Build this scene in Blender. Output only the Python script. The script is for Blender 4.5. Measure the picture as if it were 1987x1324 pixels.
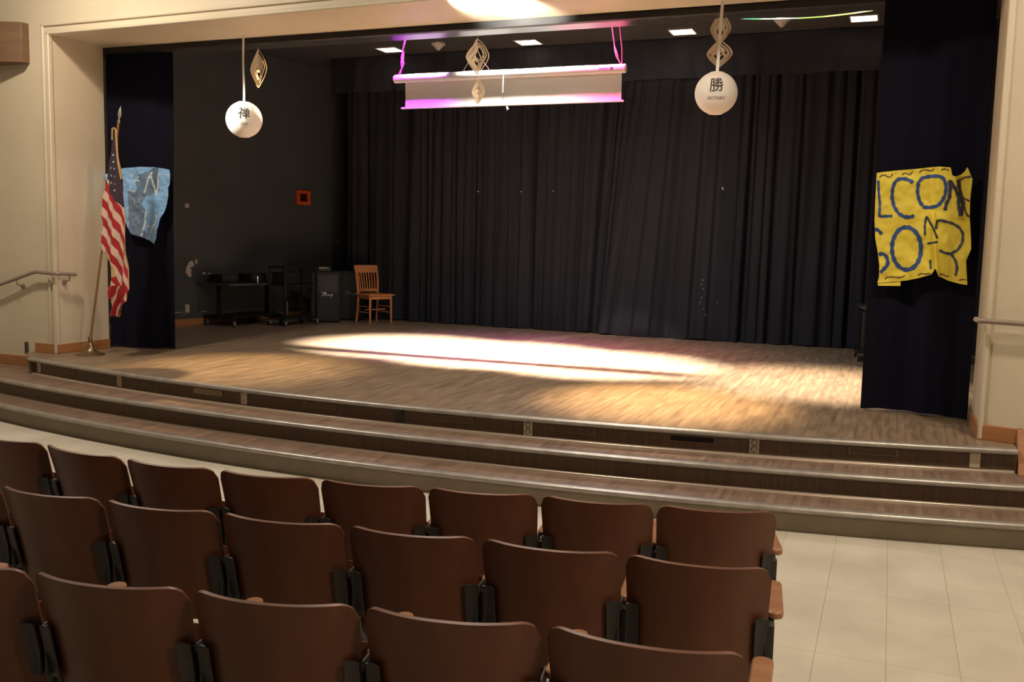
import bpy, bmesh, math, random
from mathutils import Vector, Matrix
from mathutils import noise as mnoise
random.seed(7)
for o in list(bpy.data.objects): bpy.data.objects.remove(o)
scene = bpy.context.scene
C = scene.collection
R = math.radians
PI = math.pi

# ------------------------------------------------------------------ camera
PITCH, ROLL, YAW, FPX = R(6.02), R(1.26), R(21.5), 1850.0
fw = Vector((-math.sin(YAW)*math.cos(PITCH), math.cos(YAW)*math.cos(PITCH), -math.sin(PITCH)))
rt = Vector((math.cos(YAW), math.sin(YAW), 0)); up = rt.cross(fw)
RR = rt*math.cos(ROLL) + up*math.sin(ROLL); UU = -rt*math.sin(ROLL) + up*math.cos(ROLL)
cd = bpy.data.cameras.new('camera'); cam = bpy.data.objects.new('camera', cd); C.objects.link(cam)
cd.sensor_width = 36; cd.lens = 36*FPX/1987; cd.clip_start = .05
cam.matrix_world = Matrix(((RR.x, UU.x, -fw.x, 0), (RR.y, UU.y, -fw.y, 0), (RR.z, UU.z, -fw.z, 1.35), (0, 0, 0, 1)))
scene.camera = cam

# ------------------------------------------------------------------ world, lights, exposure
scene.view_settings.view_transform = 'Standard'; scene.view_settings.look = 'None'
scene.view_settings.exposure = 0.0; scene.view_settings.gamma = 1.0; scene.view_settings.use_curve_mapping = False
w = bpy.data.worlds.new('world'); scene.world = w; w.use_nodes = True
bg = w.node_tree.nodes['Background']; bg.inputs[0].default_value = (1.0, .80, .58, 1); bg.inputs[1].default_value = .045

def aim(o, target):
    d = Vector(target) - o.location
    o.rotation_euler = d.to_track_quat('-Z', 'Y').to_euler()
def spot(name, loc, target, power, col, deg, blend=.6, rad=.05):
    l = bpy.data.lights.new(name, 'SPOT'); l.energy = power; l.color = col; l.spot_size = R(deg); l.spot_blend = blend
    l.shadow_soft_size = rad
    o = bpy.data.objects.new(name, l); C.objects.link(o); o.location = loc; aim(o, target); return o
def area(name, loc, target, power, col, sx, sy):
    l = bpy.data.lights.new(name, 'AREA'); l.energy = power; l.color = col; l.shape = 'RECTANGLE'; l.size = sx; l.size_y = sy
    o = bpy.data.objects.new(name, l); C.objects.link(o); o.location = loc; aim(o, target); return o

WARM = (1.0, .85, .66); WHITE = (1.0, .94, .84)
# ceiling downlights of the house, over the floor in front of the stage
area('house_light', (-7.3, 6.0, 4.6), (-7.5, 6.8, 0), 135, WARM, .3, .3)
area('house_light', (-2.6, 5.2, 4.6), (-2.6, 5.8, 0), 120, WARM, .3, .3)
area('house_light', (1.5, 5.4, 4.6), (1.2, 5.4, 0), 120, WARM, .3, .3)
area('house_light', (1.15, 1.5, 2.7), (-.7, 2.9, .3), 44, (1.0, .76, .52), .3, .3)  # unseen fill lamp added low by the aisle for brighter end seats
area('house_light', (-7.5, -.4, 4.3), (-4.5, 2.2, 0), 10, WARM, .5, .5)  # unseen weak fill lamp added behind the left seats
# stage floods on the pipe right behind the proscenium beam
spot('stage_flood', (-4.65, 9.555, 4.0), (-5.6, 10.6, 0), 15000, WHITE, 40, .8)
spot('stage_flood', (-4.1, 9.555, 4.0), (-4.3, 10.4, 0), 17000, WHITE, 44, .8)
spot('stage_flood', (-3.3, 9.555, 4.0), (-3.0, 10.2, 0), 13000, WHITE, 42, .8)
spot('stage_fill', (-3.0, 9.9, 4.05), (-3.0, 10.6, 0), 330, (.94, .94, 1.0), 140, .6, .2)  # added fill for bounced light on the curtains, no such fixture
spot('stage_flood', (-2.2, 9.30, 4.0), (-1.75, 8.05, 0), 4600, (1.0, .68, .34), 34, 1.0)
spot('stage_flood', (-1.2, 9.35, 4.0), (-.7, 9.9, 0), 5000, WARM, 46, 1.0)
spot('stage_flood', (-6.3, 9.30, 4.0), (-6.1, 8.0, 0), 1700, (1.0, .70, .36), 40, 1.0)
spot('magenta_flood', (-5.12, 9.24, 3.95), (-5.05, 9.62, 3.0), 1300, (.62, .03, 1.0), 56, 1.0)
spot('pink_flood', (-2.85, 9.24, 3.95), (-2.95, 9.62, 3.0), 850, (1.0, .06, .24), 62, 1.0)
spot('screen_flood', (-3.8, 9.24, 3.95), (-3.8, 9.62, 3.0), 480, WHITE, 84, 1.0)
spot('arch_patch_fill', (-3.62, 7.45, 3.22), (-3.55, 8.1, 3.48), 420, WHITE, 44, .8)  # unseen lamp added to make the bright patch under the arch
spot('arch_patch_fill', (-3.20, 7.45, 3.22), (-3.20, 8.1, 3.48), 520, WHITE, 44, .8)  # second unseen lamp, added to widen that patch
spot('lantern_spot', (-8.3, 5.6, 4.3), (-6.45, 8.5, 2.56), 2200, WHITE, 9, .5)  # unseen spot added in the house to brighten the left lantern

# ------------------------------------------------------------------ materials
def mat(name, col, rough=.6, metal=0, spec=.5):
    m = bpy.data.materials.new(name); m.use_nodes = True
    b = m.node_tree.nodes['Principled BSDF']
    b.inputs['Base Color'].default_value = (*col, 1); b.inputs['Roughness'].default_value = rough
    b.inputs['Metallic'].default_value = metal; b.inputs['Specular IOR Level'].default_value = spec
    return m
def bs(m): return m.node_tree.nodes['Principled BSDF']
def noisy(m, c1, c2, scale=(5, 5, 5), detail=4, bump=0, lo=.3, hi=.7, coord='Object'):
    nt = m.node_tree; N = nt.nodes; L = nt.links
    tc = N.new('ShaderNodeTexCoord'); mp = N.new('ShaderNodeMapping'); mp.inputs['Scale'].default_value = scale
    nz = N.new('ShaderNodeTexNoise'); nz.inputs['Scale'].default_value = 1; nz.inputs['Detail'].default_value = detail
    cr = N.new('ShaderNodeValToRGB'); cr.color_ramp.elements[0].position = lo; cr.color_ramp.elements[1].position = hi
    cr.color_ramp.elements[0].color = (*c1, 1); cr.color_ramp.elements[1].color = (*c2, 1)
    L.new(tc.outputs[coord], mp.inputs[0]); L.new(mp.outputs[0], nz.inputs[0]); L.new(nz.outputs[0], cr.inputs[0])
    L.new(cr.outputs[0], bs(m).inputs['Base Color'])
    if bump:
        bp = N.new('ShaderNodeBump'); bp.inputs['Strength'].default_value = bump; bp.inputs['Distance'].default_value = .01
        L.new(nz.outputs[0], bp.inputs['Height']); L.new(bp.outputs[0], bs(m).inputs['Normal'])
    return m
def emis(name, col, s):
    m = mat(name, (.8, .8, .8)); bs(m).inputs['Emission Color'].default_value = (*col, 1); bs(m).inputs['Emission Strength'].default_value = s
    return m

M = {}
M['cream'] = noisy(mat('cream_paint', (.6, .5, .36), .45), (.55, .475, .355), (.60, .525, .40), (1.5, 1.5, 1.5), 5, .05)
M['black_wall'] = noisy(mat('charcoal_paint', (.03, .03, .03), .7), (.034, .037, .038), (.042, .045, .045), (2, 2, 2), 5, .05)
M['stage_ceiling'] = noisy(mat('stage_ceiling_paint', (.04, .038, .035), .7), (.030, .028, .026), (.036, .034, .032), (2, 2, 2), 5)
M['black_trim'] = mat('black_trim', (.006, .005, .005), .6)
M['beam'] = mat('dark_gloss_beam', (.03, .03, .032), .30, 0, .8)

def plank_mat(name, c1, c2, cm, rough, pw=.057, pl=.7, streak=1.0):
    m = mat(name, c1, rough); nt = m.node_tree; N = nt.nodes; L = nt.links
    tc = N.new('ShaderNodeTexCoord'); mp = N.new('ShaderNodeMapping'); mp.inputs['Rotation'].default_value = (0, 0, PI/2)
    br = N.new('ShaderNodeTexBrick'); br.inputs['Scale'].default_value = 1; br.inputs['Brick Width'].default_value = pl
    br.inputs['Row Height'].default_value = pw; br.inputs['Mortar Size'].default_value = .0012; br.offset = .37; br.offset_frequency = 2
    br.inputs['Color1'].default_value = (*c1, 1); br.inputs['Color2'].default_value = (*c2, 1); br.inputs['Mortar'].default_value = (*cm, 1)
    L.new(tc.outputs['Object'], mp.inputs[0]); L.new(mp.outputs[0], br.inputs[0])
    m2 = N.new('ShaderNodeMapping'); m2.inputs['Scale'].default_value = (22, 2.2, 5)
    nz = N.new('ShaderNodeTexNoise'); nz.inputs['Scale'].default_value = 1; nz.inputs['Detail'].default_value = 6; nz.inputs['Roughness'].default_value = .65
    L.new(tc.outputs['Object'], m2.inputs[0]); L.new(m2.outputs[0], nz.inputs[0])
    cr = N.new('ShaderNodeValToRGB'); cr.color_ramp.elements[0].position = .32; cr.color_ramp.elements[1].position = .68
    a = 1-.38*streak; cr.color_ramp.elements[0].color = (a, a, a, 1); cr.color_ramp.elements[1].color = (1.25, 1.22, 1.2, 1)
    L.new(nz.outputs[0], cr.inputs[0])
    mx = N.new('ShaderNodeMix'); mx.data_type = 'RGBA'; mx.blend_type = 'MULTIPLY'; mx.inputs[0].default_value = 1
    L.new(br.outputs[0], mx.inputs[6]); L.new(cr.outputs[0], mx.inputs[7]); L.new(mx.outputs[2], bs(m).inputs['Base Color'])
    rr = N.new('ShaderNodeMapRange'); rr.inputs['To Min'].default_value = rough-.06; rr.inputs['To Max'].default_value = rough+.12
    L.new(nz.outputs[0], rr.inputs[0]); L.new(rr.outputs[0], bs(m).inputs['Roughness'])
    return m
M['stage_floor'] = plank_mat('stage_planks', (.26, .185, .122), (.21, .148, .096), (.12, .08, .05), .34)
M['tread'] = plank_mat('tread_planks', (.235, .155, .115), (.195, .13, .095), (.10, .065, .045), .36)
M['riser'] = noisy(mat('riser_wood', (.1, .06, .03), .42), (.070, .042, .025), (.115, .070, .040), (38, 38, 1.2), 4, .1)
M['base_riser'] = noisy(mat('grey_linoleum', (.2, .16, .11), .55), (.20, .165, .115), (.245, .20, .14), (6, 6, 6), 6, .05)
M['alu'] = noisy(mat('aluminium_nosing', (.5, .46, .42), .36, .55), (.30, .275, .25), (.42, .385, .35), (9, 9, 9), 4)
M['glint_trim'] = mat('glossy_glint_trim', (.42, .34, .27), .28, .35)  # pale sheen standing in for glints along the tread backs
M['baseboard'] = noisy(mat('orange_brown_wood', (.33, .14, .05), .4), (.30, .125, .045), (.38, .17, .065), (3, 3, 30), 4)

def tile_mat():
    m = mat('cream_vinyl_tile', (.6, .55, .45), .38); nt = m.node_tree; N = nt.nodes; L = nt.links
    tc = N.new('ShaderNodeTexCoord'); mp = N.new('ShaderNodeMapping'); mp.inputs['Location'].default_value = (-.085, -.835, 0)
    br = N.new('ShaderNodeTexBrick'); br.offset = 0; br.inputs['Scale'].default_value = 1
    br.inputs['Brick Width'].default_value = .3048; br.inputs['Row Height'].default_value = .90; br.inputs['Mortar Size'].default_value = .0016
    br.inputs['Color1'].default_value = (.60, .555, .475, 1); br.inputs['Color2'].default_value = (.565, .52, .44, 1); br.inputs['Mortar'].default_value = (.36, .31, .23, 1)
    L.new(tc.outputs['Object'], mp.inputs[0]); L.new(mp.outputs[0], br.inputs[0])
    nz = N.new('ShaderNodeTexNoise'); nz.inputs['Scale'].default_value = 3; nz.inputs['Detail'].default_value = 8
    L.new(tc.outputs['Object'], nz.inputs[0])
    cr = N.new('ShaderNodeValToRGB'); cr.color_ramp.elements[0].position = .3; cr.color_ramp.elements[1].position = .7
    cr.color_ramp.elements[0].color = (.86, .85, .83, 1); cr.color_ramp.elements[1].color = (1.05, 1.05, 1.05, 1)
    L.new(nz.outputs[0], cr.inputs[0])
    mx = N.new('ShaderNodeMix'); mx.data_type = 'RGBA'; mx.blend_type = 'MULTIPLY'; mx.inputs[0].default_value = 1
    L.new(br.outputs[0], mx.inputs[6]); L.new(cr.outputs[0], mx.inputs[7]); L.new(mx.outputs[2], bs(m).inputs['Base Color'])
    return m
M['tile'] = tile_mat()
M['velour'] = noisy(mat('black_velour', (.012, .011, .012), .95, 0, .15), (.0140, .0140, .0175), (.020, .0198, .0248), (3, 3, .4), 4)
M['navy'] = noisy(mat('navy_velour', (.004, .005, .014), .95, 0, .12), (.0035, .0035, .009), (.006, .006, .015), (3, 3, .4), 4)
M['plywood'] = noisy(mat('stained_plywood', (.16, .06, .03), .45), (.095, .031, .015), (.15, .052, .024), (9, 9, 1.6), 6, .03)
M['armrest'] = noisy(mat('armrest_wood', (.42, .22, .12), .3), (.27, .125, .065), (.36, .18, .10), (4, 18, 4), 4)
M['iron'] = noisy(mat('grey_enamel_iron', (.05, .05, .05), .45, .2), (.035, .034, .033), (.05, .048, .046), (8, 8, 8), 3)
M['oak'] = noisy(mat('orange_oak', (.5, .2, .06), .3), (.42, .155, .05), (.56, .23, .08), (6, 6, 25), 4)
M['black_plastic'] = mat('black_plastic', (.008, .008, .008), .4)
M['black_metal'] = mat('black_metal', (.012, .012, .013), .4, .3)
M['black_carpet'] = mat('speaker_covering', (.009, .009, .009), .85)
M['grille'] = mat('speaker_grille', (.008, .008, .008), .7)
M['chrome'] = mat('chrome', (.6, .6, .6), .2, 1)
M['caster_grey'] = mat('caster_grey', (.22, .21, .20), .45)
M['white_print'] = mat('white_print', (.6, .6, .6), .5)
M['grey_print'] = mat('grey_print', (.16, .16, .16), .5)
M['paper'] = mat('white_paper', (.80, .75, .71), .7)
M['spinner'] = mat('cream_card', (.80, .68, .54), .7)
M['ribbon'] = mat('white_ribbon', (.8, .76, .72), .6)
M['ink'] = mat('black_ink', (.03, .02, .02), .7)
M['screen_white'] = mat('screen_white', (.78, .75, .72), .5)
M['screen_case'] = mat('screen_case_enamel', (.8, .78, .76), .35)
M['strap'] = mat('webbing_strap', (.55, .22, .30), .7)
M['yellow'] = noisy(mat('yellow_poster_paper', (.72, .5, .06), .6), (.60, .47, .035), (.74, .60, .06), (4, 4, 4), 5)
M['blue_paint'] = mat('blue_poster_paint', (.015, .055, .20), .6)
M['marker'] = mat('dark_marker', (.09, .04, .02), .6)
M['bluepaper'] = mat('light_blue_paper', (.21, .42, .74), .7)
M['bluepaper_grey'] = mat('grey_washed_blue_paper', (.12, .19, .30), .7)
M['chalk'] = mat('white_poster_paint', (.52, .62, .70), .7)
M['chalk_dim'] = mat('faded_white_paint', (.24, .30, .36), .7)
M['flag_red'] = mat('flag_red', (.36, .012, .018), .75)
M['flag_white'] = mat('flag_white', (.62, .44, .36), .75)
M['flag_navy'] = mat('flag_navy', (.035, .022, .040), .8)
M['fringe'] = noisy(mat('gold_fringe', (.5, .3, .1), .7), (.42, .24, .09), (.60, .38, .16), (60, 60, 60), 2)
M['star'] = mat('star_white', (.55, .52, .52), .7)
M['pole'] = mat('varnished_pole', (.20, .11, .035), .35)
M['brass'] = mat('antique_brass', (.25, .17, .10), .38, .85)
M['silver'] = mat('tarnished_silver', (.42, .42, .38), .35, .8)
M['rail'] = mat('painted_steel_rail', (.30, .24, .20), .4, .4)
M['plate'] = mat('ivory_plate', (.58, .50, .38), .45)
M['steel_plate'] = mat('steel_plate', (.50, .42, .34), .35, .5)
M['dark_plate'] = mat('dark_plate', (.09, .08, .055), .5)
M['hole'] = mat('dark_recess', (.004, .003, .003), .8)
M['vent'] = mat('brown_vent_grille', (.20, .14, .10), .5, .2)
M['red'] = mat('red_orange_enamel', (.42, .06, .02), .5)
M['red_dark'] = mat('dark_red_lens', (.035, .006, .004), .3)
M['chip'] = mat('bare_plaster', (.42, .36, .31), .9)
M['brown_box'] = noisy(mat('brown_speaker_box', (.16, .085, .045), .6), (.14, .075, .040), (.18, .10, .055), (4, 4, 20), 4)
M['brown_grille'] = mat('brown_speaker_grille', (.075, .038, .02), .8)
M['detector'] = mat('detector_plastic', (.35, .31, .28), .5)
M['lamp'] = emis('lamp_panel', (1.0, .80, .56), 7)

# ------------------------------------------------------------------ mesh helper
class MB:
    def __init__(s): s.v = []; s.f = []; s.mi = []
    def add(s, vs, fs, mi=0):
        n = len(s.v); s.v += [tuple(v) for v in vs]; s.f += [tuple(i+n for i in f) for f in fs]; s.mi += [mi]*len(fs); return s
    def box(s, c, d, rz=0, rot=None, mi=0):
        hx, hy, hz = d[0]/2, d[1]/2, d[2]/2
        m = rot if rot is not None else Matrix.Rotation(rz, 3, 'Z')
        P = [Vector(c) + m @ Vector((x*hx, y*hy, z*hz)) for z in (-1, 1) for y in (-1, 1) for x in (-1, 1)]
        return s.add(P, [(0, 2, 3, 1), (4, 5, 7, 6), (0, 1, 5, 4), (2, 6, 7, 3), (0, 4, 6, 2), (1, 3, 7, 5)], mi)
    def b2(s, x0, x1, y0, y1, z0, z1, mi=0): return s.box(((x0+x1)/2, (y0+y1)/2, (z0+z1)/2), (x1-x0, y1-y0, z1-z0), mi=mi)
    def bar(s, a, b, wx, wy, ref=(0, 0, 1), mi=0):
        a, b = Vector(a), Vector(b); d = (b-a); z = d.normalized(); r = Vector(ref)
        if abs(z.dot(r)) > .98: r = Vector((0, 1, 0))
        x = r.cross(z).normalized(); y = z.cross(x)
        m = Matrix((x, y, z)).transposed(); return s.box((a+b)/2, (wx, wy, d.length), rot=m, mi=mi)
    def tube(s, pts, r, n=10, mi=0, flat=1.0):
        pts = [Vector(p) for p in pts]; k = len(pts); rs = r if hasattr(r, '__len__') else [r]*k
        V = []; prev = None
        for i, p in enumerate(pts):
            t = (pts[min(i+1, k-1)] - pts[max(i-1, 0)]).normalized()
            if prev is None:
                ref = Vector((0, 0, 1)) if abs(t.z) < .9 else Vector((1, 0, 0)); x = ref.cross(t).normalized()
            else: x = (prev - t*prev.dot(t)).normalized()
            prev = x; y = t.cross(x)
            for j in range(n): a = 2*PI*j/n; V.append(p + x*math.cos(a)*rs[i] + y*math.sin(a)*rs[i]*flat)
        F = [(i*n+j, i*n+(j+1) % n, (i+1)*n+(j+1) % n, (i+1)*n+j) for i in range(k-1) for j in range(n)]
        F += [tuple(range(n-1, -1, -1)), tuple((k-1)*n+j for j in range(n))]
        return s.add(V, F, mi)
    def lathe(s, c, prof, n=28, mi=0, axis='z'):
        V = []; c = Vector(c)
        for r, z in prof:
            for j in range(n):
                a = 2*PI*j/n; p = Vector((r*math.cos(a), r*math.sin(a), z))
                if axis == 'y': p = Vector((p.x, p.z, p.y))
                if axis == 'x': p = Vector((p.z, p.x, p.y))
                V.append(c+p)
        k = len(prof)
        F = [(i*n+j, i*n+(j+1) % n, (i+1)*n+(j+1) % n, (i+1)*n+j) for i in range(k-1) for j in range(n)]
        F += [tuple(range(n-1, -1, -1)), tuple((k-1)*n+j for j in range(n))]
        return s.add(V, F, mi)
    def grid(s, fn, nu, nv, thick=0, mi=None):
        P = [[Vector(fn(i/nu, j/nv)) for i in range(nu+1)] for j in range(nv+1)]
        V = [p for row in P for p in row]; W = nu+1
        F = [(j*W+i, j*W+i+1, (j+1)*W+i+1, (j+1)*W+i) for j in range(nv) for i in range(nu)]
        mis = [(mi(( i+.5)/nu, (j+.5)/nv) if mi else 0) for j in range(nv) for i in range(nu)]
        if thick:
            nr = []
            for j in range(nv+1):
                for i in range(nu+1):
                    du = P[j][min(i+1, nu)]-P[j][max(i-1, 0)]; dv = P[min(j+1, nv)][i]-P[max(j-1, 0)][i]
                    n_ = du.cross(dv); nr.append(n_.normalized() if n_.length > 1e-9 else Vector((0, -1, 0)))
            n0 = len(V); V2 = [v - nr[k]*thick for k, v in enumerate(V)]
            F2 = [tuple(reversed([q+n0 for q in f])) for f in F]
            E = []
            for i in range(nu): E += [(i+1, i, n0+i, n0+i+1), (nv*W+i, nv*W+i+1, n0+nv*W+i+1, n0+nv*W+i)]
            for j in range(nv): E += [(j*W, (j+1)*W, n0+(j+1)*W, n0+j*W), ((j+1)*W+nu, j*W+nu, n0+j*W+nu, n0+(j+1)*W+nu)]
            base = len(s.v); s.v += [tuple(v) for v in V+V2]
            s.f += [tuple(q+base for q in f) for f in F+F2+E]; s.mi += mis+mis+[0]*len(E)
        else:
            base = len(s.v); s.v += [tuple(v) for v in V]; s.f += [tuple(q+base for q in f) for f in F]; s.mi += mis
        return s
    def prism(s, poly, z0, z1, mi=0):
        n = len(poly); V = [(x, y, z0) for x, y in poly]+[(x, y, z1) for x, y in poly]
        F = [tuple(range(n-1, -1, -1)), tuple(range(n, 2*n))]+[(i, (i+1) % n, n+(i+1) % n, n+i) for i in range(n)]
        return s.add(V, F, mi)
    def build(s, name, m, parent=None, bevel=0, smooth=True, seg=2, ang=35):
        me = bpy.data.meshes.new(name); me.from_pydata(s.v, [], s.f)
        ms = m if isinstance(m, (list, tuple)) else [m]
        for q in ms: me.materials.append(q)
        bm = bmesh.new(); bm.from_mesh(me); bm.faces.ensure_lookup_table()
        for k, f in enumerate(bm.faces): f.material_index = s.mi[k] if k < len(s.mi) else 0
        bmesh.ops.recalc_face_normals(bm, faces=bm.faces)
        bm.to_mesh(me); bm.free()
        o = bpy.data.objects.new(name, me); C.objects.link(o)
        if parent: o.parent = parent
        if smooth:
            me.polygons.foreach_set('use_smooth', [True]*len(me.polygons)); me.set_sharp_from_angle(angle=R(ang))
        if bevel:
            b = o.modifiers.new('bevel', 'BEVEL'); b.width = bevel; b.segments = seg; b.limit_method = 'ANGLE'; b.angle_limit = R(40)
        return o

def tag(o, label, cat, group=None):
    o['label'] = label; o['category'] = cat
    if group: o['group'] = group
    return o
def thing(name, label, cat, loc=(0, 0, 0), rz=0, group=None):
    o = bpy.data.objects.new(name, None); C.objects.link(o); o.location = loc; o.rotation_euler = (0, 0, rz); o.empty_display_size = .1
    return tag(o, label, cat, group)
def struct(mb, name, m, parent=None, bevel=0, label=None):
    o = mb.build(name, m, parent, bevel)
    if not parent: o['kind'] = 'structure'
    if label: o['label'] = label
    return o
def dup(root):
    r = root.copy(); C.objects.link(r)
    for ch in list(root.children):
        c = ch.copy(); C.objects.link(c); c.parent = r
        for g in list(ch.children):
            d = g.copy(); C.objects.link(d); d.parent = c
    return r
def ribbon(mb, pts, wid, fn, mi=0, seg=.012):
    """flat painted stroke: pts in the (u,v) plane, mapped by fn(u,v) onto a surface"""
    q = [Vector(p) for p in pts]; out = []
    for a, b in zip(q, q[1:]):
        k = max(1, int((b-a).length/seg))
        for i in range(k): out.append(a.lerp(b, i/k))
    out.append(q[-1])
    if len(q) > 2:
        for _ in range(2): out = [out[0]]+[(out[i-1]+out[i]*2+out[i+1])/4 for i in range(1, len(out)-1)]+[out[-1]]
    n = len(out); V = []
    for i, p in enumerate(out):
        t = (out[min(i+1, n-1)]-out[max(i-1, 0)]); t.normalize() if t.length else None
        nn = Vector((-t.y, t.x)); ww = wid*(.5+.08*math.sin(i*.9))*(.75 if i in (0, n-1) else 1)
        for kq in (-1, 0, 1): V.append(fn(*(p+nn*ww*kq)))
    F = []
    for i in range(n-1):
        for kq in (0, 1): F.append((i*3+kq, i*3+kq+1, (i+1)*3+kq+1, (i+1)*3+kq))
    mb.add(V, F, mi)

# ================================================================== STRUCTURE
ZF = -.5; ZC = 4.15
def yf(x): return 7.85 - .034*(x+8.45)          # front face of the proscenium wall
def sbox(mb, x0, x1, d0, d1, z0, z1, mi=0):     # box following the slightly skewed proscenium wall
    V = [(x, yf(x)+d, z) for z in (z0, z1) for d in (d0, d1) for x in (x0, x1)]
    mb.add(V, [(0, 2, 3, 1), (4, 5, 7, 6), (0, 1, 5, 4), (2, 6, 7, 3), (0, 4, 6, 2), (1, 3, 7, 5)], mi); return mb
XL, XR = -8.45, .66
struct(MB().b2(-11.2, 3.4, -1.5, 7.6, ZF-.1, ZF), 'floor', M['tile'])
# steps and stage: slabs bounded by circular arcs
ARC = {0: (-3.36, 25.68, 18.93), 1: (-3.39, 27.70, 21.27), 2: (-3.27, 26.59, 20.49), 3: (-3.32, 23.33, 17.36)}
def arcpts(k, x0, x1, off=0, n=72):
    cx, cy, r = ARC[k]; r = r+off
    out = []
    for i in range(n+1):
        x = x0+(x1-x0)*i/n; out.append((x, cy-math.sqrt(r*r-(x-cx)**2)))
    return out
def slab(k, x0, x1, z0, z1, back, off=0):
    a = arcpts(k, x0, x1, off); return MB().prism(a+back, z0, z1)
def stepset(i, name, k, x0, x1, ztop, zbot, treadm, riserm, back, setback=.035):
    """tread board, riser and metal nosing of one step"""
    t = struct(slab(k, x0, x1, ztop-.03, ztop, back, -.012), name, treadm)
    r = MB(); a = arcpts(k, x0, x1, -setback)
    V = [(x, y, zbot) for x, y in a]+[(x, y, ztop-.03) for x, y in a]+[(x, y+.03, zbot) for x, y in a]+[(x, y+.03, ztop-.03) for x, y in a]
    n = len(a); F = []
    for j in range(n-1):
        F += [(j, j+1, n+j+1, n+j), (2*n+j+1, 2*n+j, 3*n+j, 3*n+j+1), (j, 2*n+j, 2*n+j+1, j+1), (n+j, n+j+1, 3*n+j+1, 3*n+j)]
    F += [(0, n, 3*n, 2*n), (n-1, 3*n-1, 4*n-1, 2*n-1)]
    r.add(V, F); struct(r, 'riser', riserm, t)
    nz = MB(); prof = [(.055, .004), (.02, .006), (.004, .004), (-.006, -.004), (-.010, -.014), (-.008, -.026), (.0, -.034), (.012, -.036), (.012, -.031), (.055, -.002)]
    V = []; F = []; m_ = len(prof); cx, cy, rr = ARC[k]
    for x, y in arcpts(k, x0, x1):
        d = Vector((cx-x, cy-y)).normalized()
        for q, h in prof: V.append((x+d.x*q, y+d.y*q, ztop+h))
    for j in range(72):
        for q in range(m_): F.append((j*m_+q, j*m_+(q+1) % m_, (j+1)*m_+(q+1) % m_, (j+1)*m_+q))
    F += [tuple(range(m_)), tuple(72*m_+q for q in range(m_-1, -1, -1))]
    nz.add(V, F); o = struct(nz, 'nosing', M['alu'], t); o['label'] = 'rounded aluminium nosing strip'
    return t
def glint_trim(k, x0, x1, z, parent, m=None):  # glossy strip added for the glints where tread meets riser
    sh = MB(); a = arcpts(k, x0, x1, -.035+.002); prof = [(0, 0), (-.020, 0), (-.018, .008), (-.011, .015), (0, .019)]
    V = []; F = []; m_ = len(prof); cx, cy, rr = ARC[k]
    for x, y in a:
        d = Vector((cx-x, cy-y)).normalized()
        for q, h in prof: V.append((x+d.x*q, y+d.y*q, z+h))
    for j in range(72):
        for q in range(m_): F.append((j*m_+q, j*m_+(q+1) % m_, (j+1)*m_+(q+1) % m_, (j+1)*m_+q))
    sh.add(V, F); struct(sh, 'glint_strip', M['glint_trim'], parent)
stage = stepset(0, 'floor_stage', 0, -8.45, .885, 0, -.167, M['stage_floor'], M['riser'],
                [(.885, 7.5), (3.2, 8.2), (3.2, 15.1), (-11.0, 15.1), (-11.0, 8.3), (-8.85, 8.0), (-8.80, 7.75)])
upper = stepset(1, 'trim_upper_step', 1, -9.9, 1.6, -.167, -.333, M['tread'], M['riser'], [(1.6, 7.8), (-9.9, 8.2)])
lower = stepset(2, 'trim_lower_step', 2, -10.6, 2.0, -.333, ZF, M['tread'], M['base_riser'], [(2.0, 7.6), (-10.6, 8.4)])
glint_trim(0, -8.42, .87, -.167, stage); glint_trim(1, -9.9, 1.6, -.333, upper)
# left end cheek of the stage platform
struct(MB().add([(-8.42, 7.43, -.167), (-8.75, 7.76, -.167), (-8.75, 7.76, -.03), (-8.42, 7.43, -.03), (-8.38, 7.47, -.167), (-8.71, 7.82, -.167), (-8.71, 7.82, -.03), (-8.38, 7.47, -.03)],
       [(0, 1, 2, 3), (4, 7, 6, 5), (0, 3, 7, 4), (1, 5, 6, 2), (3, 2, 6, 7), (0, 4, 5, 1)]), 'riser', M['riser'], stage)

wl = MB(); sbox(wl, -11.2, XL, 0, .74, ZF, 5.2)
struct(wl, 'wall_left', M['cream'])
wt = MB().prism([(XL, yf(XL)), (XR, yf(XR)), (XR, 8.56), (XL, 8.60)], 3.42, 5.2)
struct(wt, 'wall_front', M['cream'])
wr = MB().prism([(XR, yf(XR)), (1.0, 7.44), (2.2, 7.10), (3.4, 6.85), (3.4, 8.26), (XR, 8.26)], ZF, 5.2)
struct(wr, 'wall_right', M['cream'])
# raised moulding round the opening
tm = MB(); sbox(tm, XL-.115, XL-.075, -.018, .02, 0, 3.535); sbox(tm, XL-.035, XL+.012, -.030, .03, 0, 3.44)
sbox(tm, XL-.115, XR+.13, -.018, .02, 3.50, 3.54); sbox(tm, XL-.035, XR+.05, -.030, .03, 3.41, 3.455)
sbox(tm, XR+.10, XR+.145, -.028, .02, 0, 3.54); sbox(tm, XR-.012, XR+.035, -.030, .03, 0, 3.44)
struct(tm, 'trim_1', M['cream'], bevel=.012)
# black border and dark beam behind the arch
struct(MB().b2(XL, XR, 8.59, 8.66, 3.36, 3.46), 'trim_2', M['black_trim'])
struct(MB().b2(-10.2, 3.0, 8.66, 8.88, 3.36, ZC+.1), 'trim_3', M['beam'])
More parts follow.
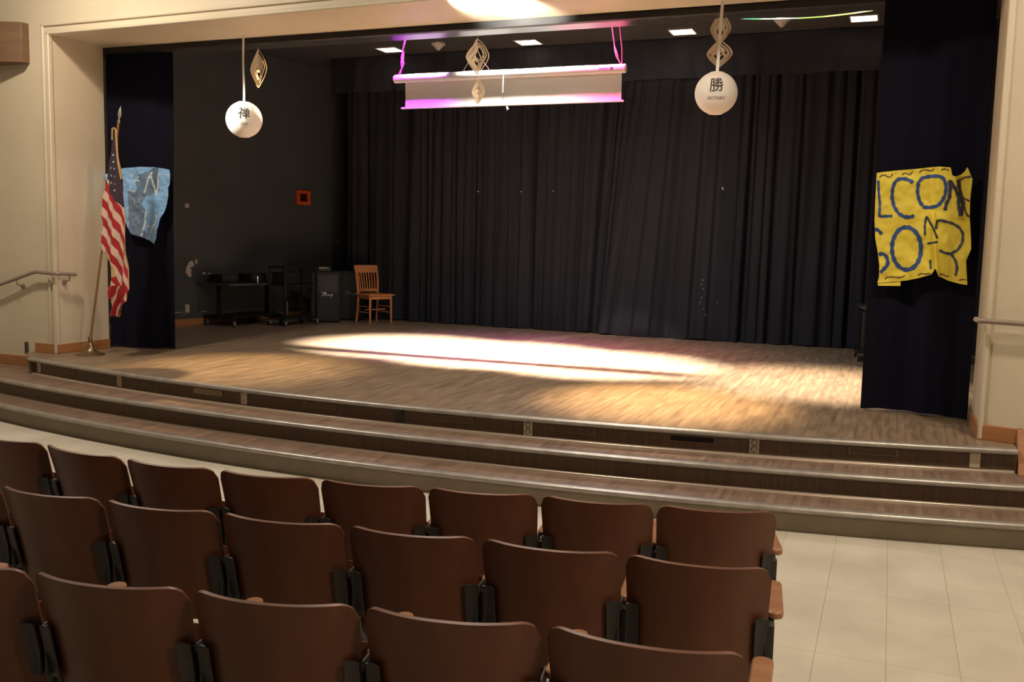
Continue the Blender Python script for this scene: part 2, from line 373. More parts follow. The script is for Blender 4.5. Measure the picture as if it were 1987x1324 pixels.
# stage house
struct(MB().b2(-11.0, 3.2, 8.66, 15.1, ZC, ZC+.1), 'ceiling_stage', M['stage_ceiling'])
wx = lambda y: -9.62+.19*(y-11)
bw = MB().prism([(wx(8.55), 8.55), (wx(15.0), 15.0), (wx(15)-.15, 15.0), (wx(8.55)-.15, 8.55)], 0, ZC)
sw = struct(bw, 'wall_stage_left', M['black_wall'])
struct(MB().b2(-9.2, 3.2, 14.9, 15.05, 0, ZC), 'wall_back', M['black_wall'])
struct(MB().b2(3.0, 3.15, 8.3, 15.0, 0, ZC), 'wall_stage_right', M['black_wall'])
# base boards
b = MB(); sbox(b, -8.78, XL+.018, -.020, 0, 0, .105); b.b2(XL, XL+.018, yf(XL), 8.59, 0, .105)
struct(b, 'baseboard_1', M['baseboard'], bevel=.004)
b = MB(); sbox(b, -8.80, -8.72, -.021, 0, -.167, 0); sbox(b, -9.9, -8.75, -.020, 0, -.167, -.055)
struct(b, 'baseboard_2', M['baseboard'], bevel=.004)
b = MB(); b.add([(XR-.018, 7.52, 0), (.93, 7.44, 0), (.93, 7.47, 0), (XR, 7.56, 0), (XR-.018, 7.52, .11), (.93, 7.44, .11), (.93, 7.47, .11), (XR, 7.56, .11)],
     [(0, 1, 2, 3), (4, 5, 6, 7), (0, 1, 5, 4), (1, 2, 6, 5), (2, 3, 7, 6), (3, 0, 4, 7)])
b.b2(XR-.018, XR, 7.52, 8.2, 0, .11)
b.add([(.89, 7.20, -.167), (1.6, 7.02, -.167), (1.6, 7.30, -.167), (.89, 7.48, -.167), (.89, 7.40, .11), (1.6, 7.20, .11), (1.6, 7.30, .11), (.89, 7.48, .11)],
     [(0, 1, 2, 3), (4, 5, 6, 7), (0, 1, 5, 4), (1, 2, 6, 5), (2, 3, 7, 6), (3, 0, 4, 7)])
struct(b, 'baseboard_3', M['baseboard'], bevel=.004)
b = MB().prism([(wx(8.9), 8.9), (wx(14.8), 14.8), (wx(14.8)+.02, 14.8), (wx(8.9)+.02, 8.9)], 0, .10)
struct(b, 'baseboard_4', M['baseboard'], bevel=.004)
# bare-plaster chips in the charcoal wall
def wpt(y, z, off=.003):  # point on the slanted wall
    n = Vector((1, -.19, 0)).normalized(); return Vector((wx(y), y, z))+n*off
def chip(y, z, w_, h_, seed, rag=.35):
    rnd = random.Random(seed); n = 14; mb = MB(); P = []
    for i in range(n):
        a = 2*PI*i/n; q = 1-rag*rnd.random(); P.append((y+math.cos(a)*w_*q, z+math.sin(a)*h_*q))
    V = [wpt(p[0], p[1], .003) for p in P]+[wpt(p[0], p[1], -.002) for p in P]
    mb.add(V, [tuple(range(n))]+[(i, (i+1) % n, n+(i+1) % n, n+i) for i in range(n)])
    struct(mb, 'paint_chip', M['chip'], sw)
for i, q in enumerate([(11.33, .90, .065, .055), (11.28, .82, .055, .08), (11.30, .745, .045, .035), (11.42, .935, .02, .05), (11.55, .765, .035, .02),
                       (11.66, .755, .04, .016), (11.09, .20, .11, .006), (11.54, .195, .07, .006), (11.58, .095, .13, .008), (12.0, .13, .11, .010),
                       (14.37, 2.18, .012, .012), (14.37, 1.27, .016, .016), (11.2, .17, .06, .004)]): chip(*q, i)

# hall side walls far left and right (seen only from other angles)
struct(MB().b2(-11.35, -11.2, -1.5, 8.3, ZF, 5.2), 'wall_house_left', M['cream'])
struct(MB().b2(3.4, 3.55, -1.5, 8.3, ZF, 5.2), 'wall_house_right', M['cream'])

# ================================================================== FIXTURES ON WALLS AND RISERS
def on_riser(x, k=0, off=0):
    cx, cy, r = ARC[k]; r = r-.035+off
    y = cy-math.sqrt(r*r-(x-cx)**2); ang = math.atan2(x-cx, cy-y)   # rotation so that local -y faces the hall
    return (x, y), ang
def outlet(x, z, label, plate, kind='duplex'):
    (px_, py_), a = on_riser(x); t = thing('wall_outlet' if kind != 'blank' else 'blank_plate', label, 'outlet' if kind != 'blank' else 'cover plate', (px_, py_, z-.055), a,)
    MB().box((0, -.003, .055), (.07, .006, .112)).build('cover_plate', plate, t, .002)
    if kind == 'duplex':
        for dz in (.030, .080):
            r_ = MB(); r_.lathe((0, -.004, dz), [(.0155, 0), (.0155, -.005), (.012, -.006)], 20, axis='y'); r = r_.build('socket', plate, t)
            s_ = MB(); s_.box((-.005, -.011, dz+.002), (.002, .002, .009)); s_.box((.005, -.011, dz+.002), (.002, .002, .007)); s_.build('slot', M['hole'], r)
            if x > -3 and x < 0:
                f_ = MB(); f_.tube([( .021*math.cos(q), -.007, dz+.021*math.sin(q)) for q in [i*PI/8 for i in range(17)]], .0022, 6); f_.build('rim', M['hole'], t)
    elif kind == 'box':
        MB().box((0, -.012, .065), (.055, .018, .07)).build('switch_box', M['iron'], t, .003)
    return t
outlet(-8.27, -.088, 'ivory socket plate at the far left end of the stage riser', M['steel_plate'], 'blank')
outlet(-6.88, -.088, 'dull duplex socket on the left part of the stage riser', M['steel_plate'])
outlet(-5.24, -.088, 'bright duplex socket below the spotlit left part of stage edge', M['plate'])
outlet(-3.64, -.085, 'dark grey socket box at the middle of the stage riser', M['iron'], 'box')
outlet(-2.53, -.088, 'duplex socket with dark rings on the riser right of middle', M['plate'])
outlet(-.84, -.088, 'duplex socket on the stage riser right of the open slot', M['steel_plate'])
outlet(.62, -.088, 'blank ivory plate near the right end of the stage riser', M['plate'], 'blank')
def vent(x, w_, label, m, op=False):
    (px_, py_), a = on_riser(x); t = thing('riser_vent', label, 'vent', (px_, py_, -.085), a, 'vents in the stage riser')
    if op:
        MB().box((0, -.001, .012), (w_, .003, .035)).build('opening', M['hole'], t); f = MB()
        f.box((0, -.004, -.008), (w_+.01, .006, .004)); f.box((-w_/2, -.004, .012), (.004, .006, .04)); f.box((w_/2, -.004, .012), (.004, .006, .04)); f.build('frame', M['vent'], t)
        return t
    f = MB()
    for z in (-.014, .030): f.box((0, -.004, z+.004), (w_, .006, .004))
    for s_ in (-1, 1): f.box((s_*w_/2, -.004, .012), (.006, .006, .048))
    f.build('frame', m, t); g = MB(); n = 24
    for i in range(n): g.box((-w_/2+w_*(i+.5)/n, -.004, .012), (w_/n*.55, .005, .042))
    g.build('grille', m, t); MB().box((0, -.0005, .012), (w_, .001, .044)).build('backing', M['hole'], t); return t
vent(-7.72, .22, 'small dull vent at the left end of the stage riser', M['vent'])
vent(-6.58, .34, 'brown vent right of the dull left socket on the riser', M['vent'])
vent(-5.67, .34, 'brightly lit vent just left of the bright socket', mat('lit_vent', (.42, .33, .22), .45, .2))  # paler copy of the vent colour, the light on it painted in
vent(-4.42, .32, 'brown riser vent left of the dark grey socket box', M['vent'])
vent(-3.16, .34, 'brown riser vent right of the dark grey socket box', M['vent'])
vent(-2.17, .34, 'brown riser vent right of the ringed socket', mat('tan_vent', (.20, .125, .08), .5, .2))
vent(-1.28, .32, 'open black slot in the riser with its grille missing', M['vent'], True)
vent(-.04, .32, 'faint brown riser vent toward the right end', M['vent'])

# speaker box on the left hall wall
t = thing('wall_speaker', 'brown wooden speaker box on the upper left wall', 'speaker', (-9.0, yf(-9)-.005, 3.13), 0)
MB().add([(-.5, -.0, 0), (.25, 0, 0), (.25, -.10, 0), (.02, -.20, 0), (-.5, -.20, 0), (-.5, 0, .42), (.25, 0, .42), (.25, -.10, .42), (.02, -.20, .42), (-.5, -.20, .42)],
         [(0, 1, 2, 3, 4), (5, 9, 8, 7, 6), (0, 5, 6, 1), (1, 6, 7, 2), (2, 7, 8, 3), (3, 8, 9, 4), (4, 9, 5, 0)]).build('cabinet', M['brown_box'], t, .006)
MB().box((-.25, -.203, .20), (.44, .008, .32)).build('grille', M['brown_grille'], t, .003)
# hand rails
def rail(name, label, pts, posts, r=.019):
    t = thing(name, label, 'handrail'); MB().tube(pts, r, 14).build('rail', M['rail'], t)
    for p, wll in posts:
        k = MB(); p = Vector(p); w_ = Vector(wll); mid = Vector((p.x, p.y, p.z-.06))
        k.tube([p-Vector((0, 0, .015)), mid, mid.lerp(w_, .5)-Vector((0, 0, .012)), w_-Vector((0, 0, .02))], .008, 8)
        d = (w_-mid).normalized(); k.tube([w_-d*.012-Vector((0, 0, .02)), w_-Vector((0, 0, .02))], .03, 14); k.build('bracket', M['rail'], t)
    return t
yl = yf(-8.9)-.085
rail('handrail', 'grey steel handrail bending round the wall corner beside the flag', [(-10.3, yl, .43), (-9.11, yl, .765), (-8.72, yl, .885), (-8.66, yl, .895), (-8.42, yl+.0, .885), (-8.375, yl+.03, .884), (-8.365, yl+.09, .882), (-8.365, 8.04, .870)],
     [((-8.95, yl, .81), (-8.95, yf(-8.95), .74)), ((-8.365, 7.95, .873), (-8.45, 7.95, .80))])
rail('handrail', 'pale steel handrail along the right hand wall', [(.585, 7.50, .865), (.60, 7.46, .86), (.95, 7.36, .855), (2.1, 7.04, .845), (3.0, 6.78, .53)],
     [((1.05, 7.33, .85), (1.05, 7.43, .78)), ((2.0, 7.07, .845), (2.0, 7.16, .77))])
# low socket on the left wall
t = thing('wall_outlet', 'small dark socket plate low on the left wall', 'outlet', (-8.93, yf(-8.93)-.004, -.02))
MB().box((0, 0, .06), (.06, .006, .13)).build('cover_plate', M['dark_plate'], t, .002)
k = MB(); k.box((0, -.005, .035), (.02, .004, .03)); k.box((0, -.005, .085), (.02, .004, .03)); k.build('socket', M['iron'], t)
# things on charcoal wall
WA = math.atan2(1, .19)+PI   # local -y faces the stage
def wall_thing(name, label, cat, y, z):
    p = wpt(y, z, .0); o = thing(name, label, cat, p, 0); o.rotation_euler = (0, 0, math.atan2(1, .19)); return o
# local frame: x along the wall (towards the back), -y out of the wall
t = wall_thing('wall_outlet', 'white socket plate low on the charcoal stage wall', 'outlet', 11.25, .19)
MB().box((0, -.004, .06), (.08, .008, .125)).build('cover_plate', M['steel_plate'], t, .002)
k = MB(); k.box((0, -.009, .035), (.03, .003, .03)); k.box((0, -.009, .085), (.03, .003, .03)); k.build('socket', M['plate'], t)
t = wall_thing('wall_switch', 'tiny white switch plate high on the charcoal stage wall', 'switch', 11.27, 1.72)
MB().box((0, -.004, .03), (.07, .008, .06)).build('cover_plate', M['steel_plate'], t, .002); MB().box((0, -.011, .03), (.015, .01, .025)).build('toggle', M['plate'], t)
t = wall_thing('alarm_box', 'square red alarm box with a dark centre on the charcoal wall', 'alarm', 13.55, 1.86)
f = MB(); W2, H2, w_ = .155, .12, .055
f.b2(-W2, W2, -.05, 0, .12+H2-w_, .12+H2); f.b2(-W2, W2, -.05, 0, .12-H2, .12-H2+w_); f.b2(-W2, -W2+w_+.015, -.05, 0, .12-H2+w_, .12+H2-w_); f.b2(W2-w_-.015, W2, -.05, 0, .12-H2+w_, .12+H2-w_)
f.build('frame', M['red'], t, .004); MB().b2(-W2+w_, W2-w_, -.03, 0, .12-H2+w_-.005, .12+H2-w_+.005).build('lens', M['red_dark'], t)

# ================================================================== CEILING LIGHTS AND DETECTORS
for (x, y), lab in zip([(-7.14, 12.9), (-4.95, 12.95), (-2.74, 12.87), (-.48, 12.72)],
                       ['leftmost square ceiling light above the stage, beside the magenta strap', 'square ceiling light right of the central paper ornament',
                        'square ceiling light just left of the right lantern ribbon', 'rightmost square ceiling light, by the coloured tinsel garland']):
    t = thing('ceiling_light', lab, 'ceiling light', (x, y, ZC), 0, 'recessed lights in the stage ceiling')
    s_ = .15; f = MB(); f.b2(-s_-.02, s_+.02, -s_-.02, -s_, -.012, 0); f.b2(-s_-.02, s_+.02, s_, s_+.02, -.012, 0); f.b2(-s_-.02, -s_, -s_, s_, -.012, 0); f.b2(s_, s_+.02, -s_, s_, -.012, 0)
    f.build('frame', M['detector'], t); MB().b2(-s_, s_, -s_, s_, -.008, -.002).build('diffuser', M['lamp'], t)
for (x, y), lab in zip([(-6.24, 12.69), (-1.43, 12.51)], ['white cone shaped detector left of the central paper ornament', 'white cone shaped detector behind the coloured tinsel garland']):
    t = thing('smoke_detector', lab, 'smoke detector', (x, y, ZC), 0, 'detectors on the stage ceiling')
    MB().lathe((0, 0, 0), [(.10, 0), (.10, -.018), (.085, -.03)], 28).build('base', M['detector'], t)
    MB().lathe((0, 0, 0), [(.08, -.028), (.06, -.055), (.03, -.085), (.012, -.10)], 28).build('sensor_cone', M['detector'], t)

# ================================================================== CURTAINS
def pleats(x, seed, a=1.0):
    v = 0
    for f, am, ph in ((3.1, .030, .3), (7.3, .030, 1.1), (12.7, .024, 2.3), (21.0, .012, .7)):
        ww = mnoise.noise(Vector((x*.9+seed, f, 0)))*2.2
        v += am*math.sin(x*f*1.6+ph*seed+ww*2)
    return v*a
def deep_pleats(x, seed):
    ph = x*2.0+.55*math.sin(x*1.9+seed)+1.1*mnoise.noise(Vector((x*1.1, seed, 4))); d = abs((ph % 1)-.5)
    ph2 = x*4.6+seed+1.3*mnoise.noise(Vector((x*1.7, seed, 9))); d2 = abs((ph2 % 1)-.5)
    return -.15*math.exp(-(d/.085)**2)*(.45+.55*abs(mnoise.noise(Vector((math.floor(ph+.5)*3.7, seed, 2))))*2)-.045*math.exp(-(d2/.12)**2)
def curtain(name, label, p0, p1, z0, z1, seed, m, amp=1.0, nu=240, nv=24, top=None, sweep=None, hem=.012, group=None, deep=0):
    p0, p1 = Vector(p0), Vector(p1); d = p1-p0; L_ = d.length; n = Vector((d.y, -d.x)).normalized()
    def fn(u, v):
        a, b_ = p0, p1
        if top: a = p0.lerp(Vector(top[0]), v); b_ = p1.lerp(Vector(top[1]), v)
        q = a.lerp(b_, u); s_ = u*L_
        if sweep: q = q+Vector((sweep*(1-v)*((1-u)**7 if sweep < -.5 else u**7), 0))
        taper = .55+.45*(1-v)
        k = pleats(s_+.05*math.sin(v*3+s_), seed, amp)*taper + .008*math.sin(v*9+s_*5)
        if deep: k = k*.45+deep_pleats(s_, seed)*(1-.25*v)
        z = z0+(z1-z0)*v + hem*(1-v)**6*(math.sin(s_*5.3+seed)+.5*math.sin(s_*13))
        return (q.x+n.x*k, q.y+n.y*k, max(z, z0+.002))
    t = thing(name, label, 'curtain', (0, 0, 0), 0, group)
    MB().grid(fn, nu, nv, .006).build('cloth', m, t, ang=70)
    return t, fn
# back traveller, two overlapping halves
tc1, _ = curtain('stage_curtain', 'black back curtain, left half behind the wooden chair', (-8.45, 13.86), (-3.35, 13.55), .005, ZC-.03, 3, M['velour'], 1.35, 620, 24, sweep=-.45, deep=1)
tc2, _ = curtain('stage_curtain', 'black back curtain, right half with its edge swept left', (-3.45, 13.44), (2.4, 13.60), .005, ZC-.03, 8, M['velour'], 1.35, 720, 24, sweep=-.52, deep=1)
for tcx, pts in ((tc1, [(-4.69, 2.09), (-5.2, 2.08), (-5.9, 2.08)]), (tc2, [(-2.19, 2.11), (-2.20, 2.13), (-2.41, .86), (-2.43, .80), (-2.40, .74), (-2.42, .62), (-2.44, .55), (-2.38, .46), (-2.35, .38), (-2.2, .56)])):
    for i, (x, z) in enumerate(pts):
        m_ = MB(); m_.lathe((x, 13.44 if tcx is tc1 else 13.30, z), [(.008, -.004), (.010, 0), (.006, .004)], 8, axis='y'); o = m_.build('pale_speck', M['grey_print'] if z < 1 else M['white_print'], tcx)
curtain('stage_valance', 'short black valance across the top of the back curtain', (-8.42, 13.30), (2.4, 13.16), 3.60, ZC-.01, 5, M['velour'], .45, 420, 6)
# side legs just behind the arch
tl, lfn = curtain('leg_curtain', 'narrow navy side curtain behind the flag', (-8.46, 8.66), (-7.68, 8.80), .012, 3.36, 2, M['navy'], .7, 110, 24, ((-8.46, 8.66), (-7.58, 8.72)), hem=.01, group='side curtains')
tr_, rfn = curtain('leg_curtain', 'wide navy side curtain at the right of the arch', (-.16, 8.46), (.635, 8.28), .012, 3.40, 6, M['navy'], .9, 130, 24, ((-.16, 8.52), (.635, 8.34)), hem=.02, group='side curtains')

# ================================================================== YELLOW BANNER
def yx(cx, cy): return -.15+(cx-98)*7.6e-4+(cy-147)*4.8e-5
def yz(cx, cy): return 1.97-(cy-147)*8.3e-4
def yel(cx, cy, off=0):
    wv = .018*mnoise.noise(Vector((cx*.006, cy*.006, 1)))+.010*mnoise.noise(Vector((cx*.016, cy*.014, 5)))
    dq = abs(cx-(640+.06*(cy-500))); wv -= .045*math.exp(-(dq/28)**2)*(1 if cy > 540 else .3)*-1
    dq = abs(cx-(860+.12*(cy-300))); wv += .035*math.exp(-(dq/35)**2)*(1 if cy < 600 else .2)
    X = yx(cx, cy); Yb = 8.315-.22*(X-.2)
    return Vector((X, Yb-.03-wv-off, yz(cx, cy)))
topE = [(98, 158), (300, 140), (500, 128), (700, 113), (806, 123), (822, 200), (850, 212), (905, 190), (940, 160), (962, 122), (988, 185), (1008, 232)]
botE = [(104, 1232), (250, 1215), (400, 1195), (520, 1165), (634, 1128), (668, 1070), (700, 1142), (800, 1185), (900, 1208), (968, 1216)]
lefE = [(98, 158), (82, 440), (76, 620), (84, 800), (108, 930), (124, 1050), (122, 1170), (104, 1232)]
rigE = [(1008, 232), (990, 400), (985, 580), (998, 760), (1000, 880), (955, 990), (962, 1120), (968, 1216)]
def along(P, t):
    L_ = [0]
    for a, b_ in zip(P, P[1:]): L_.append(L_[-1]+math.dist(a, b_))
    s_ = t*L_[-1]
    for i in range(len(P)-1):
        if s_ <= L_[i+1]+1e-9:
            q = (s_-L_[i])/(L_[i+1]-L_[i]); return Vector((P[i][0]+(P[i+1][0]-P[i][0])*q, P[i][1]+(P[i+1][1]-P[i][1])*q))
    return Vector(P[-1])
def coons(T, B, Lf, Rg):
    c00, c10, c01, c11 = Vector(T[0]), Vector(T[-1]), Vector(B[0]), Vector(B[-1])
    def fn(u, v):
        return along(T, u)*(1-v)+along(B, u)*v+along(Lf, v)*(1-u)+along(Rg, v)*u-(c00*(1-u)*(1-v)+c10*u*(1-v)+c01*(1-u)*v+c11*u*v)
    return fn
yc = coons(topE, botE, lefE, rigE)
t = thing('paper_banner', 'torn yellow paper banner with blue painted letters on the right side curtain', 'banner')
MB().grid(lambda u, v: yel(*yc(u, v)), 90, 90, -.0012).build('paper', M['yellow'], t, ang=70)
MB().grid(lambda u, v: yel(110+u*225, 1222+v*(36+u*14)-u*20, -.008), 14, 4, -.001).build('folded_flap', M['yellow'], t)
yb = lambda cx, cy: yel(cx, cy, .0022)
def ell(cx, cy, rx, ry, a0=0, a1=360, n=26): return [(cx+rx*math.cos(R(a0+(a1-a0)*i/n)), cy+ry*math.sin(R(a0+(a1-a0)*i/n))) for i in range(n+1)]
def letter(strokes, wid, m, nm='painted_letter', split=False):
    if split:
        for s_ in strokes: letter([s_], wid, m, nm if len(s_) > 2 else 'dot' if nm == 'wavy_line' else nm)
        return
    k = MB()
    for s_ in strokes: ribbon(k, s_, wid*1.25, yb, seg=9)
    k.build(nm, m, t)
BP = M['blue_paint']
letter([[(113, 232), (116, 330), (130, 460), (124, 582), (190, 580), (255, 577)]], 20, BP)                         # L
letter([[(455, 262), (425, 238), (380, 222), (320, 220), (280, 250), (256, 310), (250, 400), (268, 480), (310, 550), (370, 585), (430, 588), (466, 572)]], 27, BP)   # C
letter([[(545, 480), (515, 430), (496, 350), (505, 260), (545, 215), (620, 203), (700, 200), (745, 225), (768, 290), (762, 370), (735, 430), (690, 480), (620, 496), (545, 492)]], 26, BP)  # O
letter([[(800, 240), (806, 320), (798, 410), (770, 460), (758, 525)], [(800, 250), (850, 320), (880, 400), (880, 480), (898, 580)], [(905, 570), (922, 480), (905, 390), (885, 300), (875, 240)]], 26, mat('navy_poster_paint', (.018, .022, .05), .6))  # M
letter([[(995, 212), (930, 218), (890, 245), (896, 330), (925, 410), (985, 437)], [(930, 430), (940, 520), (965, 575), (985, 580)]], 16, M['marker'])   # E
letter([[(78, 706), (105, 710), (130, 730), (148, 756)], [(118, 955), (150, 940), (190, 960), (212, 1020), (200, 1065), (165, 1095), (135, 1130)]], 28, BP, split=True)   # S
letter([ell(392, 888, 142, 205, -90, 270, 40)], 32, BP)                                                            # O
letter([[(570, 760), (568, 660), (582, 575), (640, 680), (690, 790)], [(592, 838), (640, 828), (692, 820)], [(622, 990), (625, 1080)]], 16, mat('teal_poster_paint', (.02, .04, .06), .6), split=True)     # A
letter([[(672, 700), (685, 620), (720, 615), (830, 645), (890, 680), (928, 740), (920, 820), (880, 890), (810, 930), (750, 920), (706, 895)], [(820, 930), (862, 1000), (872, 1070), (858, 1135)]], 20, mat('slate_poster_paint', (.03, .045, .06), .6))  # R
wig = [[(125, 205), (150, 182), (180, 180), (205, 200), (235, 205), (255, 170)], [(345, 185), (370, 165), (395, 170), (420, 185), (445, 165), (452, 150)], [(512, 165), (545, 140), (580, 140), (610, 152), (640, 150), (655, 130)], [(720, 145), (750, 133), (795, 150)],
       [(180, 1195), (195, 1172), (260, 1165), (320, 1172), (365, 1160), (378, 1145)], [(505, 1145), (530, 1122), (570, 1128), (625, 1120)], [(706, 1130), (740, 1120), (765, 1142), (800, 1140)], [(890, 1178), (920, 1162), (960, 1170)],
       [(285, 165), (290, 168)], [(483, 158), (488, 161)], [(685, 132), (690, 135)], [(430, 1148), (435, 1151)], [(130, 1190), (135, 1193)], [(823, 1162), (828, 1165)]]
letter(wig, 9, M['marker'], 'wavy_line', True)

# ================================================================== BLUE BANNER
def bl(cx, cy, off=0):
    u_ = (cx-35)/857; X = -8.42+u_*.845; Yb = 8.62+.06*u_
    wv = .020*mnoise.noise(Vector((cx*.007, cy*.006, 9)))+.01*mnoise.noise(Vector((cx*.02, cy*.02, 3)))
    z = 2.02+.035*u_-(cy-165)*8.15e-4
    return Vector((X, Yb-.045-wv-off, z))
bT = [(10, 185), (60, 165), (130, 140), (300, 110), (520, 108), (700, 120), (870, 158), (892, 165), (905, 235)]
bB = [(60, 385), (180, 620), (300, 900), (365, 1030), (480, 1075), (600, 1120), (680, 1175)]
bL = [(10, 185), (35, 290), (60, 385)]
bR = [(905, 235), (895, 340), (872, 420), (878, 520), (850, 640), (815, 755), (765, 815), (745, 900), (700, 1060), (680, 1175)]
bc = coons(bT, bB, bL, bR)
t = thing('paper_banner', 'crumpled light blue paper banner with white letters behind the flag', 'banner')
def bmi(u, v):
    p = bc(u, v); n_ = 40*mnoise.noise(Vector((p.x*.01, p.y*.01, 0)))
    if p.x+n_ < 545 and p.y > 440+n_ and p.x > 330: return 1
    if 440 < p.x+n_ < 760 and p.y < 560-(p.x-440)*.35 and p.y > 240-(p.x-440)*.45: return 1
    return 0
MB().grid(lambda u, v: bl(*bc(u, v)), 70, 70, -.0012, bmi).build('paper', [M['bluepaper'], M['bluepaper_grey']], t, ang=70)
def bletter(strokes, wid, m):
    k = MB()
    for s_ in strokes: ribbon(k, s_, wid, lambda a, b_: bl(a, b_, .0022), seg=9)
    k.build('painted_letter', m, t)
bletter([[(345, 168), (380, 195), (382, 235), (358, 270)]], 14, M['chalk'])
bletter([[(480, 232), (430, 280), (395, 330), (368, 400)], [(430, 285), (470, 295), (492, 310)], [(350, 428), (400, 438), (450, 440)]], 14, M['chalk'])
bletter([[(655, 185), (600, 320), (550, 465)], [(650, 240), (680, 360), (712, 500)], [(757, 215), (752, 330), (735, 400), (712, 495)]], 22, M['chalk'])
bletter([[(370, 510), (372, 600)], [(372, 560), (410, 545), (425, 600)], [(465, 560), (520, 545), (510, 500), (475, 510), (462, 570), (500, 605)]], 10, M['chalk_dim'])
bletter([[(360, 715), (450, 722), (540, 720)]], 10, M['chalk_dim'])
bletter([[(370, 930), (420, 830), (445, 790)], [(445, 790), (470, 860), (490, 950)]], 12, M['chalk_dim'])
bletter([[(582, 715), (560, 830), (548, 920), (490, 1060)], [(700, 775), (722, 810), (690, 900), (650, 980), (610, 1095)], [(555, 925), (600, 930), (665, 938)]], 20, M['chalk'])
bletter([[(750, 215), (900, 240)]], 9, M['chalk'])

# ================================================================== FLAG AND POLE
t = thing('flagpole', 'tall varnished flagpole leaning in a round bronze floor stand', 'flagpole', (-8.11, 7.97, 0))
MB().lathe((0, 0, 0), [(.155, .0), (.155, .006), (.14, .014), (.10, .024), (.06, .045), (.04, .075), (.034, .10), (.030, .12), (.022, .13), (.022, .19), (.018, .20)], 40).build('stand', M['brass'], t)
P0, P1 = Vector((-.008, 0, .11)), Vector((.435, .03, 2.50))
MB().tube([P0, P1], .013, 12).build('pole', M['pole'], t)
d = (P1-P0).normalized(); k = MB()
k.tube([P1, P1+d*.02, P1+d*.025, P1+d*.05, P1+d*.07, P1+d*.10, P1+d*.13, P1+d*.17], [.013, .016, .009, .010, .018, .020, .013, .002], 12); k.build('spear_finial', M['silver'], t)
MB().tube([P0+d*.0, P0+d*.05], .021, 14).build('collar', M['chrome'], t)
FO = Vector((-8.11, 7.97, 0))
# flag: outline measured in centimetre-like units, mapped on a plane in front of the pole
def fl(cx, cy, off=0):
    a, b_ = cx/542, cy/1324
    X = (-8.023+1.231*a)*(1-b_)+(-8.10+1.267*a)*b_; z = (2.713-.039*a)*(1-b_)+(.275+.07*a)*b_
    fold = .015*math.sin(cx*.075+cy*.004)+.008*math.sin(cx*.16+1+cy*.01)+.012*mnoise.noise(Vector((cx*.02, cy*.01, 2)))
    return Vector((X, 7.945-fold*(.3+.7*max(0, min(1, (cy-180)/250)))-off, z))
fT = [(143, 150), (152, 146), (165, 152)]
fR = [(165, 152), (172, 165), (180, 260), (192, 400), (206, 560), (216, 700), (229, 850), (236, 960), (240, 1075), (226, 1112), (223, 1150), (203, 1180), (201, 1235)]
fL = [(143, 150), (136, 240), (120, 330), (108, 420), (100, 490), (88, 560), (80, 650), (86, 690), (80, 780), (80, 850), (110, 900), (140, 950), (142, 1000), (134, 1100), (144, 1220)]
fB = [(144, 1220), (160, 1243), (180, 1248), (201, 1235)]
fc = coons(fT, fB, fL, fR)
def fmi(u, v):
    p = fc(u, v); x, y = p
    redge = along(fR, 0).x
    if u > .93 and y < 430: return 3
    if y > 860 and u < .16 and y < 1010: return 3
    if u > .955 and y > 620 and y < 1060: return 3
    if y > 1225: return 3
    if y < 490+(x-100)*1.15 and y < 600 and not (x < 112 and y > 440): return 2
    sl = 1.75 if x < 185 else 1.75
    q = ((y-1.75*(min(x, 190)-100)-(0 if x < 190 else 3.2*(x-190)))-564)/113.0
    return 0 if (q % 1) < .5 else 1
t = thing('american_flag', 'red white and blue flag hanging in folds from the leaning pole', 'flag', (-7.80, 8.0, 2.5)); FO = Vector((-7.80, 8.0, 2.5))
MB().grid(lambda u, v: fl(*fc(u, v))-FO, 70, 260, -.002, fmi).build('cloth', [M['flag_red'], M['flag_white'], M['flag_navy'], M['fringe']], t, ang=80)
for sx, sy in [(152, 340), (158, 380), (135, 374), (158, 424), (134, 418), (134, 460), (161, 468), (164, 505), (150, 300)]:
    k = MB(); V = []
    for i in range(10):
        a = PI/2+i*PI/5; r_ = 8.5 if i % 2 == 0 else 3.8; V.append(fl(sx+r_*math.cos(a)*.9, sy-r_*math.sin(a), .006)-FO)
    k.add(V+[fl(sx, sy, .006)-FO], [(i, (i+1) % 10, 10) for i in range(10)]); k.build('star', M['star'], t)
k = MB(); k.tube([fl(146, 215, .012)-FO, fl(150, 150, .02)-FO, fl(160, 146, .02)-FO, fl(168, 160, .014)-FO, fl(174, 230, .012)-FO, fl(184, 340, .012)-FO, fl(192, 440, .012)-FO], .008, 8); k.build('gold_cord', M['fringe'], t)
# crumpled gathered end of the flag
k = MB()
def gath(u, v):
    cy = 1060+v*180; cx = 142+u*85*(1-.35*v); return fl(cx, cy, .03+.03*math.sin(u*9+v*7))-FO
k.grid(gath, 24, 24, -.002, lambda u, v: 0 if (math.sin(u*7+v*6) > .1) else 1); k.build('gathered_end', [M['flag_red'], M['flag_white']], t, ang=80)

